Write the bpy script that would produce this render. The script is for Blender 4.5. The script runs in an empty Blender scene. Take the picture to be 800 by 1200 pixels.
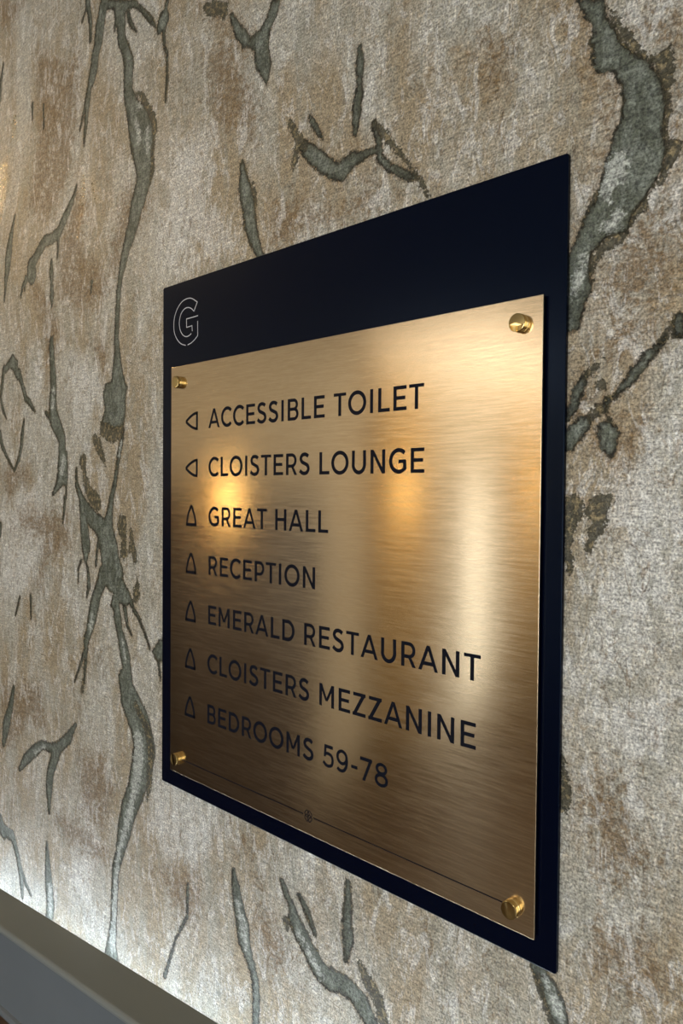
import bpy, bmesh, math, random
import numpy as np
from mathutils import Vector, Matrix, noise as mnoise
random.seed(7)
SC = bpy.context.scene
COL = SC.collection

# ------------------------------------------------------------------ camera
# calibrated from the corners of the sign: the papered wall is the plane y = 0,
# x runs along it, z is up, the room lies at negative y. Metres.
R3 = np.array([[0.7080012, 0.70616, 0.00850689],
               [0.02281021, -0.01082684, -0.99968119],
               [-0.70584276, 0.70796952, -0.02377307]])
CAM = np.array([0.8154026, -0.51285838, 0.35348769])
FPX = 901.567
cam = bpy.data.cameras.new('camera'); camo = bpy.data.objects.new('camera', cam); COL.objects.link(camo)
m = Matrix.Identity(4)
for i in range(3):
    m[i][0] = R3[0][i]; m[i][1] = -R3[1][i]; m[i][2] = -R3[2][i]; m[i][3] = CAM[i]
camo.matrix_world = m
cam.sensor_fit = 'VERTICAL'; cam.sensor_height = 36.0
cam.lens = FPX / 1200 * 36.0
cam.clip_start = 0.01
SC.camera = camo

# ------------------------------------------------------------------ world, exposure, room lights
SC.view_settings.view_transform = 'Standard'; SC.view_settings.look = 'None'
SC.view_settings.gamma = 1; SC.view_settings.use_curve_mapping = False
SC.view_settings.exposure = 0.0
w = bpy.data.worlds.new('world'); SC.world = w; w.use_nodes = True
w.node_tree.nodes['Background'].inputs[0].default_value = (0.75, 0.85, 1, 1)
w.node_tree.nodes['Background'].inputs[1].default_value = 0.3
FZ, CZ = -1.30, 1.25          # floor and ceiling heights
XL, XR, YB = -2.40, 2.30, -5.40

def area(name, loc, rot, size, power, color, sy=None, spread=None):
    l = bpy.data.lights.new(name, 'AREA'); l.energy = power; l.color = color
    l.size = size
    if sy: l.shape = 'RECTANGLE'; l.size_y = sy
    if spread: l.spread = spread
    o = bpy.data.objects.new(name, l); COL.objects.link(o); o.location = loc; o.rotation_euler = rot
    return o
# added main light, soft and wide, before the made-up window of the far wall
area('added_main_light', (0.55, YB + 0.10, 0.0), (math.radians(90), 0, 0), 2.6, 78, (0.95, 0.97, 1.0), 2.0)
# warm ceiling spot above the left end of the papered wall
sp = bpy.data.lights.new('spot_light', 'SPOT'); sp.energy = 6; sp.color = (1, 0.72, 0.42); sp.shadow_soft_size = 0.05
sp.spot_size = math.radians(100); sp.spot_blend = 0.6
spo = bpy.data.objects.new('spot_light', sp); COL.objects.link(spo); spo.location = (-1.42, -0.52, CZ - 0.03)
spo.rotation_euler = Vector((1.1, 0.52, -0.7)).to_track_quat('-Z', 'Y').to_euler()

# ------------------------------------------------------------------ node helpers
def mat(name):
    mt = bpy.data.materials.new(name); mt.use_nodes = True
    nt = mt.node_tree; nt.nodes.clear()
    out = nt.nodes.new('ShaderNodeOutputMaterial'); b = nt.nodes.new('ShaderNodeBsdfPrincipled')
    nt.links.new(b.outputs[0], out.inputs[0])
    return mt, nt, b
def lk(nt, a, b): nt.links.new(a, b)
def setin(nt, sock, v):
    if hasattr(v, 'node'): nt.links.new(v, sock)
    else: sock.default_value = v
def mathn(nt, op, a, b=0.0, c=0.0, clamp=False):
    n = nt.nodes.new('ShaderNodeMath'); n.operation = op; n.use_clamp = clamp
    setin(nt, n.inputs[0], a); setin(nt, n.inputs[1], b); setin(nt, n.inputs[2], c)
    return n.outputs[0]
def mix(nt, f, a, b, blend='MIX'):
    n = nt.nodes.new('ShaderNodeMix'); n.data_type = 'RGBA'; n.blend_type = blend
    setin(nt, n.inputs[0], f); setin(nt, n.inputs[6], a); setin(nt, n.inputs[7], b)
    return n.outputs[2]
def ramp(nt, v, lo, hi, a=0.0, b=1.0, smooth=True):
    n = nt.nodes.new('ShaderNodeMapRange'); n.interpolation_type = 'SMOOTHSTEP' if smooth else 'LINEAR'
    setin(nt, n.inputs[0], v); n.inputs[1].default_value = lo; n.inputs[2].default_value = hi
    n.inputs[3].default_value = a; n.inputs[4].default_value = b
    return n.outputs[0]
def mapping(nt, scale=(1, 1, 1), rot=(0, 0, 0), loc=(0, 0, 0)):
    tc = nt.nodes.new('ShaderNodeTexCoord'); mp = nt.nodes.new('ShaderNodeMapping')
    mp.inputs[1].default_value = loc; mp.inputs[2].default_value = rot; mp.inputs[3].default_value = scale
    lk(nt, tc.outputs['Object'], mp.inputs[0]); return mp.outputs[0]
def noise(nt, vec, scale, detail=4, rough=0.5, dist=0.0):
    n = nt.nodes.new('ShaderNodeTexNoise'); n.inputs['Scale'].default_value = scale
    n.inputs['Detail'].default_value = detail; n.inputs['Roughness'].default_value = rough
    n.inputs['Distortion'].default_value = dist
    lk(nt, vec, n.inputs['Vector']); return n.outputs['Fac']
def attr(nt, name):
    n = nt.nodes.new('ShaderNodeAttribute'); n.attribute_name = name; return n.outputs['Fac']
def S(r, g, b):
    f = lambda c: (c / 255 / 12.92) if c / 255 <= 0.04045 else ((c / 255 + 0.055) / 1.055) ** 2.4
    return (f(r), f(g), f(b), 1)
def simple(name, col, rough=0.5, metal=0.0, bump=None, emit=None, var=0.06, vscale=6, coat=0, spec=0.5):
    mt, nt, b = mat(name)
    v = mapping(nt)
    n = noise(nt, v, vscale, 5, 0.6)
    c = mix(nt, ramp(nt, n, 0.3, 0.7), tuple(x * (1 - var) for x in col[:3]) + (1,), tuple(min(1, x * (1 + var)) for x in col[:3]) + (1,))
    lk(nt, c, b.inputs['Base Color'])
    b.inputs['Roughness'].default_value = rough; b.inputs['Metallic'].default_value = metal
    b.inputs['Coat Weight'].default_value = coat; b.inputs['Specular IOR Level'].default_value = spec
    if bump:
        bn = nt.nodes.new('ShaderNodeBump'); bn.inputs['Strength'].default_value = bump[1]; bn.inputs['Distance'].default_value = bump[2] if len(bump) > 2 else 0.001
        lk(nt, noise(nt, v, bump[0], 4), bn.inputs['Height']); lk(nt, bn.outputs[0], b.inputs['Normal'])
    if emit:
        b.inputs['Emission Color'].default_value = emit[0]; b.inputs['Emission Strength'].default_value = emit[1]
    return mt

# ------------------------------------------------------------------ object helpers
def link(name, bm, m_, parent=None, smooth=False, label=None, cat=None, kind=None, group=None):
    me = bpy.data.meshes.new(name); bm.to_mesh(me); bm.free()
    if m_: me.materials.append(m_)
    if smooth:
        for p in me.polygons: p.use_smooth = True
    o = bpy.data.objects.new(name, me); COL.objects.link(o)
    if parent: o.parent = parent
    if label: o['label'] = label
    if cat: o['category'] = cat
    if kind: o['kind'] = kind
    if group: o['group'] = group
    return o
def empty(name, loc, label, cat, group=None):
    o = bpy.data.objects.new(name, None); COL.objects.link(o); o.location = loc; o.empty_display_size = 0.05
    o['label'] = label; o['category'] = cat
    if group: o['group'] = group
    return o
def box(bm, a, b, bevel=0.0, seg=2):
    r = bmesh.ops.create_cube(bm, size=1)
    vs = r['verts']
    for v in vs:
        v.co = Vector([(a[i] + b[i]) / 2 + v.co[i] * (b[i] - a[i]) for i in range(3)])
    if bevel:
        es = list({e for v in vs for e in v.link_edges})
        bmesh.ops.bevel(bm, geom=es, offset=bevel, segments=seg, profile=0.5, affect='EDGES')
def extrude_poly(bm, pts, y0, y1):
    """pts: (x, z) outline -> prism between y0 (front, nearer the room) and y1"""
    f = [bm.verts.new((x, y0, z)) for x, z in pts]; k = [bm.verts.new((x, y1, z)) for x, z in pts]
    area2 = sum(pts[i][0] * pts[(i + 1) % len(pts)][1] - pts[(i + 1) % len(pts)][0] * pts[i][1] for i in range(len(pts)))
    if area2 < 0: f.reverse(); k.reverse()
    bm.faces.new(f); bm.faces.new(list(reversed(k)))
    n = len(f)
    for i in range(n): bm.faces.new((f[i], k[i], k[(i + 1) % n], f[(i + 1) % n]))
def ribbon(bm, pts, wd, y0, y1, closed=False):
    """mitred stroke of width wd following (x, z) points"""
    n = len(pts); L = []; Rr = []
    for i in range(n):
        p = Vector(pts[i])
        a = Vector(pts[(i - 1) % n]) if (i > 0 or closed) else None
        b = Vector(pts[(i + 1) % n]) if (i < n - 1 or closed) else None
        d1 = (p - a).normalized() if a is not None else None
        d2 = (b - p).normalized() if b is not None else None
        if d1 is None: d1 = d2
        if d2 is None: d2 = d1
        t = (d1 + d2)
        t = t.normalized() if t.length > 1e-6 else d1
        nn = Vector((-t.y, t.x)); c = max(0.35, nn.dot(Vector((-d1.y, d1.x))))
        L.append(p + nn * wd / 2 / c); Rr.append(p - nn * wd / 2 / c)
    vf = [(bm.verts.new((l.x, y0, l.y)), bm.verts.new((r.x, y0, r.y)), bm.verts.new((l.x, y1, l.y)), bm.verts.new((r.x, y1, r.y))) for l, r in zip(L, Rr)]
    rng = range(n if closed else n - 1)
    for i in rng:
        a = vf[i]; b = vf[(i + 1) % n]
        bm.faces.new((a[0], a[1], b[1], b[0]))
        bm.faces.new((a[0], b[0], b[2], a[2])); bm.faces.new((a[1], a[3], b[3], b[1]))
    if not closed:
        bm.faces.new((vf[0][0], vf[0][2], vf[0][3], vf[0][1])); bm.faces.new((vf[-1][0], vf[-1][1], vf[-1][3], vf[-1][2]))
def lathe(bm, prof, axis_o, seg=48):
    """prof: (radius, distance out of the wall); axis along -y"""
    rings = []
    for r, d in prof:
        rings.append([bm.verts.new((axis_o[0] + r * math.cos(2 * math.pi * k / seg), axis_o[1] - d, axis_o[2] + r * math.sin(2 * math.pi * k / seg))) for k in range(seg)])
    for a, b in zip(rings, rings[1:]):
        for k in range(seg):
            bm.faces.new((a[k], b[k], b[(k + 1) % seg], a[(k + 1) % seg]))
    bm.faces.new(rings[-1]); bm.faces.new(list(reversed(rings[0])))
    bmesh.ops.recalc_face_normals(bm, faces=bm.faces)

# survey of the photograph: where a sight line meets the plane y = Y
def wall_pt(x, y, Y=0.0):
    d = R3.T @ np.array([(x - 400) / FPX, (y - 600) / FPX, 1.0])
    t = (Y - CAM[1]) / d[1]; q = CAM + d * t
    return (q[0], q[2])

# ================================================================== WALLPAPER: surveyed veins and stains
def T(s, ox, oy, pts):
    return [(ox + p[0] / s, oy + p[1] / s) + ((p[2] / s,) if len(p) > 2 else ()) for p in pts]
VL, VP, CL, CP, PL, PP, SP_, WP, FP_ = [], [], [], [], [], [], [], [], []   # vein lines/polys, crust lines/polys, pale-in-vein, stains, white patches
def vl(s, ox, oy, *p): VL.append(T(s, ox, oy, p))
def vp(s, ox, oy, *p): VP.append(T(s, ox, oy, p))
def cl(s, ox, oy, *p): CL.append(T(s, ox, oy, p))
def cp(s, ox, oy, *p): CP.append(T(s, ox, oy, p))
def pl(s, ox, oy, *p): PL.append(T(s, ox, oy, p))
def pp(s, ox, oy, *p): PP.append(T(s, ox, oy, p))
def stn(s, ox, oy, *p): SP_.append(T(s, ox, oy, p))
def wht(s, ox, oy, *p): WP.append(T(s, ox, oy, p))
def foil(s, ox, oy, *p): FP_.append(T(s, ox, oy, p))
A0 = (4, 0, 0)          # enlargement factor and origin of each surveyed area
vl(*A0, (490, 0, 34), (480, 50, 34), (468, 120, 38), (460, 200, 34), (445, 260, 30), (440, 320, 32), (428, 375, 28))
vl(*A0, (428, 375, 14), (415, 420, 16), (410, 470, 24), (408, 500, 18), (402, 580, 12), (393, 680, 4))
vl(*A0, (400, 490, 8), (385, 560, 6), (375, 610, 3))
vl(*A0, (410, 0, 18), (415, 40, 14), (425, 110, 12), (425, 190, 8)); vl(*A0, (405, 40, 7), (385, 100, 4))
vp(*A0, (500, 0), (600, 0), (640, 0), (650, 30), (600, 40), (575, 75), (550, 70), (530, 40), (505, 40))
vl(*A0, (560, 50, 44), (567, 120, 34), (570, 190, 30), (590, 240, 30), (603, 300, 40), (600, 380, 36), (600, 440, 36), (620, 510, 56), (645, 570, 90), (662, 640, 100), (675, 720, 90), (678, 800, 70), (670, 850, 62), (655, 920, 56), (635, 990, 48), (625, 1040, 44))
cl(*A0, (635, 440, 20), (665, 445, 26), (690, 500, 26), (718, 550, 24), (726, 600, 18), (715, 680, 16), (712, 760, 18), (706, 840, 14), (700, 870, 6))
vl(*A0, (620, 15, 20), (660, 40, 18), (695, 80, 18), (718, 105, 12), (728, 125, 4))
vl(*A0, (600, 60, 12), (612, 110, 14), (640, 152, 4)); vl(*A0, (548, 85, 14), (538, 135, 9))
pl(*A0, (650, 490, 30), (660, 500, 20)); pl(*A0, (635, 570, 16), (645, 610, 18), (650, 655, 20)); pl(*A0, (690, 600, 14), (690, 700, 14))
vl(*A0, (785, 0, 12), (775, 50, 12), (765, 95, 44), (752, 125, 30), (745, 150, 8)); vl(*A0, (765, 140, 12), (770, 215, 8), (782, 255, 8), (783, 370, 6), (775, 475, 3))
vl(*A0, (15, 300, 4), (5, 380, 9), (0, 470, 9)); vl(*A0, (152, 490, 7), (152, 560, 4)); vl(*A0, (203, 490, 5), (205, 600, 4))
B0 = (4, 0, 200)
vl(*B0, (70, 210, 4), (60, 260, 9), (48, 330, 18), (40, 400, 26), (35, 460, 22), (28, 510, 14), (25, 560, 7), (20, 612, 3))
vl(*B0, (358, 70, 5), (350, 110, 10), (325, 175, 18), (300, 230, 24), (275, 290, 26), (240, 320, 32), (210, 330, 30), (190, 365, 24), (165, 410, 24), (145, 450, 34), (150, 490, 36), (130, 500, 16), (108, 540, 9), (98, 590, 3))
vl(*B0, (272, 310, 12), (272, 370, 8), (268, 410, 3)); vl(*B0, (120, 500, 8), (115, 560, 4))
vl(*B0, (240, 425, 8), (240, 480, 18), (242, 530, 8), (242, 580, 17), (242, 640, 4))
vl(*B0, (690, 0, 62), (660, 80, 56), (640, 160, 52), (625, 240, 46), (612, 290, 44), (590, 370, 32), (575, 440, 28), (565, 490, 20), (556, 560, 20), (550, 680, 18), (545, 780, 18), (546, 860, 22), (548, 930, 40), (550, 1000, 60))
vl(*B0, (247, 780, 4), (240, 830, 20), (243, 880, 18), (247, 940, 24), (250, 1000, 26), (250, 1045, 26)); vl(*B0, (430, 520, 8), (425, 580, 3))
C0 = (3, 0, 400)
vl(*C0, (410, 0, 14), (413, 60, 20), (415, 110, 28), (418, 145, 40))
vp(*C0, (372, 150), (395, 140), (415, 128), (430, 135), (448, 160), (440, 200), (440, 260), (432, 300), (410, 310), (380, 300), (355, 290), (362, 270), (370, 240), (362, 190))
cp(*C0, (352, 278), (378, 285), (400, 300), (435, 290), (432, 325), (405, 358), (378, 352), (350, 328)); cl(*C0, (330, 340, 16), (345, 365, 26), (358, 400, 18), (370, 436, 6))
vl(*C0, (435, 310, 5), (427, 350, 8), (418, 400, 10), (410, 450, 9), (403, 500, 11), (392, 550, 13), (385, 600, 20), (380, 640, 30)); pl(*C0, (425, 345, 4), (418, 400, 6))
vl(*C0, (268, 450, 4), (270, 510, 9), (285, 550, 16), (300, 590, 30), (325, 625, 36), (350, 650, 42), (372, 685, 58), (382, 730, 60), (388, 780, 62), (398, 820, 66))
cl(*C0, (292, 422, 26), (295, 455, 12), (300, 490, 18), (312, 530, 24), (340, 568, 36))
vl(*C0, (285, 580, 12), (292, 620, 22), (297, 670, 26), (302, 720, 28), (300, 762, 14)); vl(*C0, (285, 772, 5), (275, 800, 4), (275, 845, 3)); vl(*C0, (300, 770, 5), (310, 810, 6), (312, 860, 11), (305, 897, 3)); vl(*C0, (350, 690, 10), (340, 740, 5), (337, 790, 5))
vp(*C0, (352, 790), (420, 800), (440, 860), (462, 915), (440, 932), (420, 918), (400, 942), (388, 930), (398, 885), (385, 850), (368, 865), (352, 900), (345, 945), (316, 955), (318, 915), (332, 870), (345, 825))
vl(*C0, (330, 930, 28), (324, 970, 28), (315, 1010, 20), (303, 1050, 16), (300, 1085, 10), (285, 1130, 6), (262, 1195, 3)); vl(*C0, (303, 1080, 9), (300, 1130, 8), (296, 1198, 5)); pl(*C0, (322, 970, 10), (315, 1010, 9))
vl(*C0, (408, 930, 22), (412, 970, 24), (420, 1020, 20), (430, 1060, 26), (440, 1110, 32), (447, 1160, 26), (452, 1200, 26)); pl(*C0, (428, 1050, 6), (438, 1110, 8))
vl(*C0, (448, 890, 16), (468, 940, 8), (490, 980, 7), (510, 1030, 5), (527, 1082, 4)); vl(*C0, (438, 940, 12), (448, 1000, 6), (463, 1032, 3))
vp(*C0, (535, 1090), (560, 1050), (572, 1045), (574, 1125), (550, 1120)); vl(*C0, (556, 1115, 8), (563, 1190, 4))
cp(*C0, (415, 620), (430, 610), (445, 620), (443, 680), (450, 755), (435, 770), (420, 755), (427, 700), (412, 660)); cp(*C0, (455, 660), (465, 655), (470, 700), (480, 740), (482, 775), (470, 780), (460, 740), (450, 755), (455, 710)); cp(*C0, (482, 828), (490, 860), (492, 895), (480, 918), (466, 920), (470, 870))
vl(*C0, (180, 0, 12), (184, 60, 14), (186, 110, 14), (187, 160, 18), (185, 205, 22), (186, 245, 24), (190, 275, 30), (205, 310, 28), (218, 345, 22), (218, 400, 24), (220, 440, 36)); pl(*C0, (186, 170, 8), (184, 230, 12)); pl(*C0, (222, 410, 12), (214, 460, 14))
vl(*C0, (160, 250, 6), (178, 275, 8))
vp(*C0, (205, 400), (236, 385), (238, 480), (235, 512), (222, 505), (205, 522), (186, 542), (184, 532), (196, 500), (205, 450)); vl(*C0, (232, 505, 5), (233, 548, 3)); vl(*C0, (228, 550, 8), (225, 600, 6), (220, 636, 3))
vp(*C0, (22, 80), (45, 46), (62, 70), (62, 105), (76, 132), (60, 135), (44, 100), (34, 92), (20, 112), (8, 98)); vl(*C0, (66, 110, 12), (80, 160, 8), (90, 200, 9), (105, 215, 10), (122, 245, 4)); vl(*C0, (15, 95, 9), (6, 160, 6), (2, 200, 5), (10, 238, 6), (22, 272, 3))
vl(*C0, (0, 325, 9), (8, 370, 8), (25, 408, 5), (50, 455, 6), (68, 410, 7), (75, 370, 8), (78, 330, 10), (84, 275, 3)); vl(*C0, (2, 645, 9), (0, 680, 7)); vl(*C0, (70, 900, 4), (55, 960, 3)); vl(*C0, (108, 895, 6), (109, 975, 3))
D0 = (2, 0, 0)
cp(*D0, (472, 14), (500, 0), (535, 5), (535, 30), (525, 48), (510, 35), (485, 38)); vl(*D0, (542, 38, 8), (560, 75, 20), (575, 95, 24))
vp(*D0, (657, 0), (638, 0), (625, 40), (610, 70), (590, 85), (575, 105), (595, 118), (600, 160), (625, 197), (635, 150), (628, 110), (632, 70), (650, 30))
vl(*D0, (567, 388, 8), (572, 440, 24), (582, 480, 28), (585, 520, 26), (595, 560, 20), (606, 592, 16), (618, 604, 8)); cl(*D0, (592, 430, 8), (600, 480, 8))
cl(*D0, (680, 288, 12), (695, 320, 18), (712, 345, 22)); vl(*D0, (712, 345, 28), (735, 365, 38), (760, 385, 40), (785, 402, 40), (800, 402, 38)); cl(*D0, (695, 350, 14), (688, 388, 12)); vl(*D0, (725, 275, 8), (740, 300, 12), (755, 325, 5))
E0 = (2, 400, 0)
vl(*E0, (0, 400, 34), (25, 375, 26), (55, 362, 14), (80, 352, 14)); cl(*E0, (76, 290, 18), (95, 305, 20), (115, 335, 16), (140, 365, 12), (165, 395, 10), (188, 432, 10), (205, 462, 6)); vl(*E0, (88, 370, 18), (110, 390, 18), (145, 408, 22), (172, 415, 14)); vl(*E0, (76, 290, 10), (86, 330, 12), (90, 370, 12))
vl(*E0, (42, 110, 6), (43, 150, 18), (42, 190, 10), (40, 220, 18), (35, 260, 18), (32, 314, 8))
F0 = (4, 600, 0)
vp(*F0, (300, 0), (335, 60), (375, 110), (385, 150), (370, 200), (380, 230), (375, 290), (400, 340), (470, 330), (520, 400), (520, 480), (510, 560), (480, 620), (465, 680), (440, 760), (410, 860), (390, 940), (340, 1020), (290, 1140), (265, 1210), (260, 1300), (256, 1560), (310, 1540), (340, 1420), (370, 1350), (360, 1200), (440, 1110), (540, 1090), (560, 1010), (640, 900), (700, 800), (720, 700), (705, 600), (720, 500), (700, 380), (640, 290), (560, 240), (500, 190), (480, 130), (440, 80), (430, 0))
cl(*F0, (452, 30, 20), (480, 90, 44), (520, 150, 44), (560, 200, 44), (600, 245, 44), (650, 270, 40))
cp(*F0, (640, 268), (700, 240), (740, 215), (760, 280), (765, 350), (740, 430), (750, 510), (725, 600), (740, 650), (795, 670), (790, 720), (740, 800), (700, 860), (640, 900), (640, 960), (560, 1060), (510, 1150), (440, 1170), (400, 1230), (372, 1330), (352, 1320), (370, 1200), (440, 1110), (540, 1080), (555, 1010), (640, 900), (700, 800), (718, 700), (705, 600), (720, 500), (700, 380))
pp(*F0, (440, 750), (500, 710), (545, 690), (545, 750), (530, 830), (480, 880), (450, 950), (410, 920), (425, 850)); pp(*F0, (430, 1050), (490, 985), (522, 1000), (510, 1050), (450, 1100), (415, 1090)); pp(*F0, (330, 1180), (350, 1150), (340, 1300), (290, 1400), (280, 1330))
stn(*F0, (250, -20), (330, 80), (380, 130), (365, 220), (375, 310), (410, 345), (480, 340), (515, 410), (510, 540), (450, 700), (400, 860), (360, 990), (300, 1130), (285, 1040), (350, 900), (390, 760), (440, 600), (450, 430), (340, 380), (320, 230), (340, 150), (290, 70))
G0 = (3.43, 600, 350)
cl(*G0, (365, 240, 8), (330, 270, 18), (292, 320, 26)); vl(*G0, (292, 315, 24), (265, 370, 40), (245, 430, 34), (222, 480, 20)); cp(*G0, (325, 335), (345, 318), (375, 345), (370, 362), (340, 362))
vl(*G0, (620, 145, 8), (590, 190, 22), (540, 240, 34), (500, 285, 42), (470, 330, 32), (430, 370, 16), (390, 405, 14), (360, 440, 30)); cl(*G0, (350, 445, 44), (320, 475, 46)); vl(*G0, (290, 500, 50), (250, 540, 70), (228, 590, 40)); vp(*G0, (640, 90), (660, 65), (690, 70), (690, 155), (655, 150))
vp(*G0, (345, 510), (385, 485), (420, 520), (425, 550), (415, 580), (415, 620), (390, 640), (355, 600)); stn(*G0, (325, 505), (380, 465), (430, 490), (445, 530), (500, 505), (495, 560), (460, 600), (445, 660), (410, 700), (375, 650), (335, 600))
cp(*G0, (210, 800), (250, 785), (275, 800), (290, 850), (320, 810), (345, 775), (370, 790), (395, 770), (405, 810), (385, 840), (370, 930), (345, 960), (325, 1010), (300, 1035), (290, 1010), (300, 950), (320, 900), (290, 880), (270, 890), (250, 940), (235, 1000), (250, 1090), (230, 1115), (205, 1060))
H0 = (2, 400, 800)
cp(*H0, (510, 140), (522, 180), (530, 220), (542, 260), (538, 295), (525, 305), (510, 310)); pl(*H0, (521, 285, 10), (528, 265, 5))
vl(*H0, (15, 468, 8), (15, 520, 16), (12, 555, 18), (15, 600, 22), (10, 650, 8)); vl(*H0, (0, 705, 34), (25, 725, 30), (45, 750, 34), (70, 800, 26)); cl(*H0, (45, 665, 16), (62, 700, 24), (85, 740, 24), (100, 800, 20)); vl(*H0, (460, 670, 26), (480, 710, 36), (500, 755, 40), (515, 805, 34)); cl(*H0, (462, 690, 10), (475, 750, 12), (490, 800, 12)); pl(*H0, (478, 700, 14), (500, 745, 18), (512, 790, 14))
I0 = (2, 0, 800)
vl(*I0, (660, 465, 8), (672, 500, 12), (685, 530, 14), (690, 560, 26), (705, 590, 28), (725, 630, 28), (745, 670, 32), (770, 695, 38), (800, 705, 36)); cl(*I0, (670, 560, 14), (672, 578, 6)); vl(*I0, (702, 500, 8), (720, 540, 11), (737, 588, 5)); pl(*I0, (700, 590, 10), (725, 640, 10), (750, 685, 10))
vl(*I0, (547, 440, 7), (552, 480, 16), (558, 520, 22), (568, 570, 28), (572, 610, 24), (585, 650, 16), (598, 700, 14), (600, 750, 14), (598, 805, 12)); pl(*I0, (556, 520, 8), (570, 580, 14), (575, 620, 8))
vl(*I0, (290, -8, 24), (303, 40, 40), (328, 100, 46), (338, 150, 48), (330, 200, 44), (315, 260, 34), (300, 300, 32), (290, 350, 26), (280, 400, 16), (270, 440, 14), (268, 500, 13), (266, 560, 12), (262, 610, 18), (262, 645, 30)); cl(*I0, (318, 55, 12), (345, 110, 16), (352, 160, 14), (350, 220, 14), (345, 272, 6)); pl(*I0, (322, 130, 20), (325, 180, 24), (318, 230, 18), (312, 260, 12), (300, 320, 14), (288, 360, 10), (276, 400, 8), (262, 620, 14))
vl(*I0, (32, 12, 4), (24, 60, 10), (14, 100, 14), (8, 142, 6)); vl(*I0, (177, 98, 4), (160, 130, 15), (140, 150, 20), (122, 155, 20), (100, 145, 18), (80, 160, 17), (60, 180, 14), (46, 202, 6)); vl(*I0, (132, 160, 16), (118, 210, 14), (115, 240, 14), (115, 270, 9), (115, 302, 4)); pl(*I0, (105, 150, 8), (80, 165, 7)); vl(*I0, (110, 378, 4), (112, 430, 12), (115, 480, 16), (118, 520, 16), (115, 556, 14)); pl(*I0, (116, 480, 8), (117, 540, 8)); vl(*I0, (5, 342, 14), (30, 360, 10), (42, 410, 8), (50, 460, 8), (52, 500, 5)); vl(*I0, (38, 400, 5), (60, 470, 5), (72, 498, 3)); cl(*I0, (195, 0, 8), (193, 20, 6))
vl(*I0, (440, 475, 4), (438, 550, 4), (412, 600, 3), (385, 690, 5)); vl(*I0, (0, 330, 16), (8, 350, 12))
# stains (warm brown areas) and bleached patches, photograph survey 1:1
ONE = (1, 0, 0)
stn(*ONE, (40, 60), (95, 70), (90, 120), (85, 200), (60, 260), (30, 250), (45, 150)); stn(*ONE, (0, 0), (30, 0), (12, 30), (0, 30))
stn(*ONE, (240, 60), (270, 40), (300, 110), (300, 170), (270, 150), (250, 150)); stn(*ONE, (230, 0), (245, 20), (262, 45), (275, 60), (280, 80), (300, 60), (285, 30), (262, 20)); stn(*ONE, (320, 240), (345, 230), (400, 245), (430, 215), (460, 225), (440, 250), (400, 262), (350, 275), (325, 300), (312, 292))
stn(*ONE, (560, 45), (600, 60), (590, 100), (575, 115), (565, 80)); stn(*ONE, (150, 215), (180, 225), (175, 250), (145, 300), (130, 340), (125, 300), (140, 240)); stn(*B0, (260, 590), (350, 660), (440, 655), (520, 560), (480, 440), (420, 400), (380, 300), (420, 140), (360, 100), (280, 300), (270, 460))
stn(*ONE, (745, 0), (800, 0), (800, 180), (785, 200), (760, 120), (765, 60), (735, 30)); stn(*ONE, (735, 250), (800, 200), (800, 330), (760, 360), (700, 360), (700, 320), (720, 290))
stn(*G0, (330, 170), (370, 110), (480, 60), (560, 100), (560, 180), (480, 210), (440, 260), (370, 240), (330, 230)); stn(*G0, (270, 370), (330, 340), (390, 400), (330, 460), (265, 470)); stn(*I0, (130, 300), (200, 330), (250, 390), (262, 425), (220, 415), (160, 375), (125, 340)); stn(*I0, (190, 160), (250, 170), (270, 260), (240, 350), (190, 300), (180, 220))
stn(*I0, (370, 430), (460, 440), (480, 520), (440, 580), (390, 500)); stn(*I0, (530, 330), (590, 350), (610, 400), (560, 410)); stn(*H0, (540, 240), (640, 210), (700, 300), (730, 420), (690, 520), (590, 430)); stn(*ONE, (700, 1080), (760, 1090), (800, 1180), (730, 1180), (690, 1130)); stn(*C0, (30, 430), (90, 430), (120, 490), (60, 520), (30, 560), (0, 470)); stn(*C0, (60, 600), (240, 590), (250, 720), (170, 780), (150, 900), (120, 860), (150, 700), (70, 660)); stn(*I0, (0, 0), (100, 0), (110, 110), (60, 100), (30, 150), (0, 160)); stn(*I0, (600, 480), (640, 560), (690, 640), (640, 700), (600, 620)); stn(*ONE, (35, 330), (62, 345), (70, 400), (55, 440), (50, 380)); stn(*ONE, (105, 395), (125, 405), (122, 440), (112, 420))
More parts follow.
